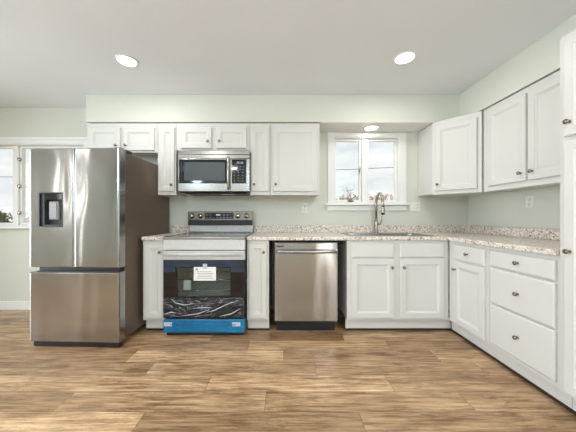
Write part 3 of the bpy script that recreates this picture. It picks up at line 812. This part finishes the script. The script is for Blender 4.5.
for i, x in enumerate((0.245, 0.262, 0.285, 0.302)):
    for (dx, dz, a, c) in ((0, 0.012, .010, .003), (0, 0, .003, .022), (0.008, 0, .003, .022)): b.box(x + dx - .0, x + dx + a, -0.0042, -0.0031, 0.297 + dz * 1.5, 0.297 + dz * 1.5 + c * (0.5 if dz else 1))
b.build('clock', M['glow'], mc)
for r_ in range(6):
    for c_ in range(4 if r_ < 2 else 3):
        x = 0.212 + c_ * (0.032 if r_ < 2 else 0.044); z = 0.265 - 0.030 * r_
        MB().box(x, x + 0.013, -0.0038, -0.0031, z, z + 0.004).build('touch_key', M['mark_white'], mc)
b = MB(); b.box(-0.33, 0.33, 0.08, 0.34, -0.012, -0.0005, 0.003); b.build('underside_grille', M['black'], mw)
b = MB(); b.box(0.05, 0.20, 0.10, 0.16, -0.0155, -0.0125, 0.001); b.build('lamp_lens', M['white_plastic'], mw)

# ------------------------------------------------------------------ dishwasher
dw = thing('dishwasher', 'stainless dishwasher with a bar handle, in a black gap under the countertop', 'dishwasher', (0.2125, 2.385, 0))
MB().box(-0.297, 0.297, 0.05, 0.56, 0.10, 0.862, 0.003).build('tub', M['black'], dw)
MB().box(-0.285, 0.285, 0.075, 0.12, FZ + 0.004, 0.0995).build('toe_panel', M['black'], dw)
r = (-0.3025, 0.3025, 0.100, 0.856)
dd = MB().rings([rect(*r, 0.049), rect(*r, 0.010), rect(*inset(r, .003), 0.003), rect(*inset(r, .009), 0.0)]).build('door', M['steel'], dw)
b = MB(); hp = []
for i in range(13):
    u = i / 12; hp.append((-0.285 + 0.57 * u, -0.012 - 0.030 * math.sin(PI * u) ** 0.5, 0.772))
b.tube(hp, 0.016, 14)
for hx in (-0.282, 0.282): b.box(hx - .014, hx + .014, -0.022, -0.0005, 0.762, 0.790, 0.004)
b.build('handle', M['steel_plain'], dd)
MB().box(-0.285, -0.215, -0.0015, -0.0002, 0.813, 0.828).build('badge', M['dark'], dd)
MB().box(-0.29, 0.29, 0.02, 0.048, 0.8565, 0.862).build('control_lip', M['black'], dd)
for fx in (-0.24, 0.24):
    for fy in (0.14, 0.52): b = MB(); b.tube([(fx, fy, FZ + .0005), (fx, fy, 0.0995)], 0.016, 10); b.build('foot', M['black'], dw)

# ------------------------------------------------------------------ outlets and switches
def outlet(label, loc, rz, wid=0.072, kind='outlet'):
    t = thing('wall_outlet' if kind == 'outlet' else 'switch_plate', label, 'outlet' if kind == 'outlet' else 'switch', loc, rz)
    hw_ = wid / 2; b = MB(); b.box(-hw_, hw_, -0.007, -0.0005, -0.058, 0.058, 0.003); b.build('plate', M['white_plastic'], t)
    if kind == 'outlet':
        for z in (-0.024, 0.024):
            b = MB(); b.lathe([(0.0165, 0), (0.0160, 0.003)], (0, -0.0068, z), '-y', 16); s = b.build('socket', M['white_plastic'], t)
            
            for q in (-0.0065, 0.0065): MB().box(q - .0015, q + .0015, -0.0106, -0.0099, z - .004, z + .006).build('slot', M['slot'], s)
    else:
        b = MB(); b.box(-0.040, -0.008, -0.0085, -0.0068, -0.033, 0.033, 0.002); b.build('rocker', M['white_plastic'], t)
        b = MB(); b.box(0.008, 0.042, -0.0085, -0.0068, -0.033, 0.033, 0.002); s = b.build('socket', M['white_plastic'], t)
        for z in (-0.018, 0.016):
            for q in (0.018, 0.029): MB().box(q, q + .003, -0.0092, -0.0084, z, z + .009).build('slot', M['slot'], s)
    return t
outlet('white wall outlet under the wide wall cabinet, left of the window', (0.250, YB, 1.209), 0)
outlet('white double switch and outlet plate beside the right end of the window sill', (1.585, YB, 1.225), 0, 0.118, 'switch')
outlet('white wall outlet on the right-hand wall under the double-door wall cabinet', (XR, 2.262, 1.235), -PI / 2)

# ------------------------------------------------------------------ recessed lights
def downlight(label, x, y, z, power):
    t = thing('recessed_light', label, 'ceiling light', (x, y, z))
    b = MB(); n = 28
    b.lathe([(0.086, -0.0005), (0.084, -0.006), (0.075, -0.008), (0.071, -0.004)], (0, 0, 0), 'z', n); b.build('trim_ring', M['white_plastic'], t)
    b = MB(); b.lathe([(0.073, -0.005), (0.070, -0.0095), (0.036, -0.0105)], (0, 0, 0), 'z', n); b.build('lens', M['lens'], t)
    l = lamp_spot('downlight_lamp', (0, 0, -0.016), power); l.parent = t
    return t
downlight('lit round recessed light in the ceiling above the refrigerator side', -1.325, 2.11, ZC, 5.5)
downlight('lit round recessed light in the ceiling in front of the sink', 1.00, 2.07, ZC, 5.5)
downlight('lit round recessed light under the soffit right above the sink window', 1.00, 2.86, ZS - 0.005, 1.1)

# ------------------------------------------------------------------ outdoors
struct(MB().box(-70, 70, YB + 0.6, 120, -0.5, -0.3).build('ground', M['field']))
struct(MB().box(-70, XL - 0.6, -30, YB + 0.6, -0.5, -0.3).build('ground', M['field']))
def bush(label, x, y, h, w_, leaf, nleaf, seed, cat='bush', size=0.05):
    r = random.Random(seed)
    t = thing('bush', label, cat, (x, y, -0.3), 0)
    b = MB(); tips = []
    for i in range(16):
        a = r.uniform(0, 2 * PI); rr = r.uniform(0.25, 1) * w_ / 2; hh = h * r.uniform(0.62, 1.0) * (1 - 0.25 * (rr / (w_ / 2)) ** 2)
        p0 = Vector((0.1 * math.cos(a), 0.1 * math.sin(a), 0)); p3 = Vector((rr * math.cos(a), rr * math.sin(a), hh))
        p1 = p0.lerp(p3, 0.4) + Vector((0, 0, 0.15 * h)); p2 = p0.lerp(p3, 0.75) + Vector((r.uniform(-.1, .1), r.uniform(-.1, .1), 0.08 * h))
        b.tube([p0, p1, p2, p3], [0.04, 0.03, 0.02, 0.010], 5)
        for k_ in range(4):
            q = p1.lerp(p3, r.uniform(0.2, 0.9)); e = q + Vector((r.uniform(-.3, .3), r.uniform(-.3, .3), r.uniform(0.1, 0.4)))
            b.tube([q, q.lerp(e, .5) + Vector((0, 0, .03)), e], [0.014, 0.011, 0.006], 4); tips.append((q, e))
        tips.append((p2, p3))
    b.build('branches', M['bark'], t)
    b = MB()
    for i in range(nleaf):
        q, e = r.choice(tips); c = q.lerp(e, r.uniform(0, 1.05)) + Vector((r.gauss(0, .06), r.gauss(0, .06), r.gauss(0, .06)))
        d = Vector((r.uniform(-1, 1), r.uniform(-1, 1), r.uniform(-1, 1))).normalized(); u = d.orthogonal().normalized(); s_ = size * r.uniform(.6, 1.4)
        b.raw([c - u * s_ * .4, c + d * s_ - u * s_ * .1, c + d * s_ * 1.3, c + d * s_ * .3 + u * s_ * .5], [[0, 1, 2, 3]])
    b.build('foliage', leaf, t)
    return t
bush('bare pinkish bush outside, seen low through the left sash of the sink window', 2.75, 12.0, 2.9, 2.3, M['leaf_tan'], 1700, 1, size=0.08)
bush('bare pinkish bush outside, seen behind the mullion of the sink window', 3.95, 14.6, 3.0, 2.4, M['leaf_tan'], 1700, 2, size=0.08)
bush('bare pinkish bush outside, seen low through the right sash of the sink window', 4.95, 12.2, 2.85, 2.3, M['leaf_tan'], 1500, 3, size=0.08)
bush('dull green bush outside at the left window, in the left sash', -13.75, 12.0, 1.85, 1.1, M['leaf_green'], 2600, 4, size=0.09)
bush('smaller tan bush outside at the left window, behind the right sash', -14.9, 14.6, 1.6, 1.2, M['leaf_tan'], 900, 5, size=0.08)
b = MB(); cp = []
for i in range(41):
    x = -26 + 58 * i / 40; cp.append((x, 10.0, 2.93 + 0.045 * (x - 1.0) + 0.0016 * (x - 3) ** 2))
b.tube(cp, 0.011, 6)
tag(b.build('outside_cable', M['cable']), 'thin dark overhead utility cable crossing the sky outside the sink window', 'cable')
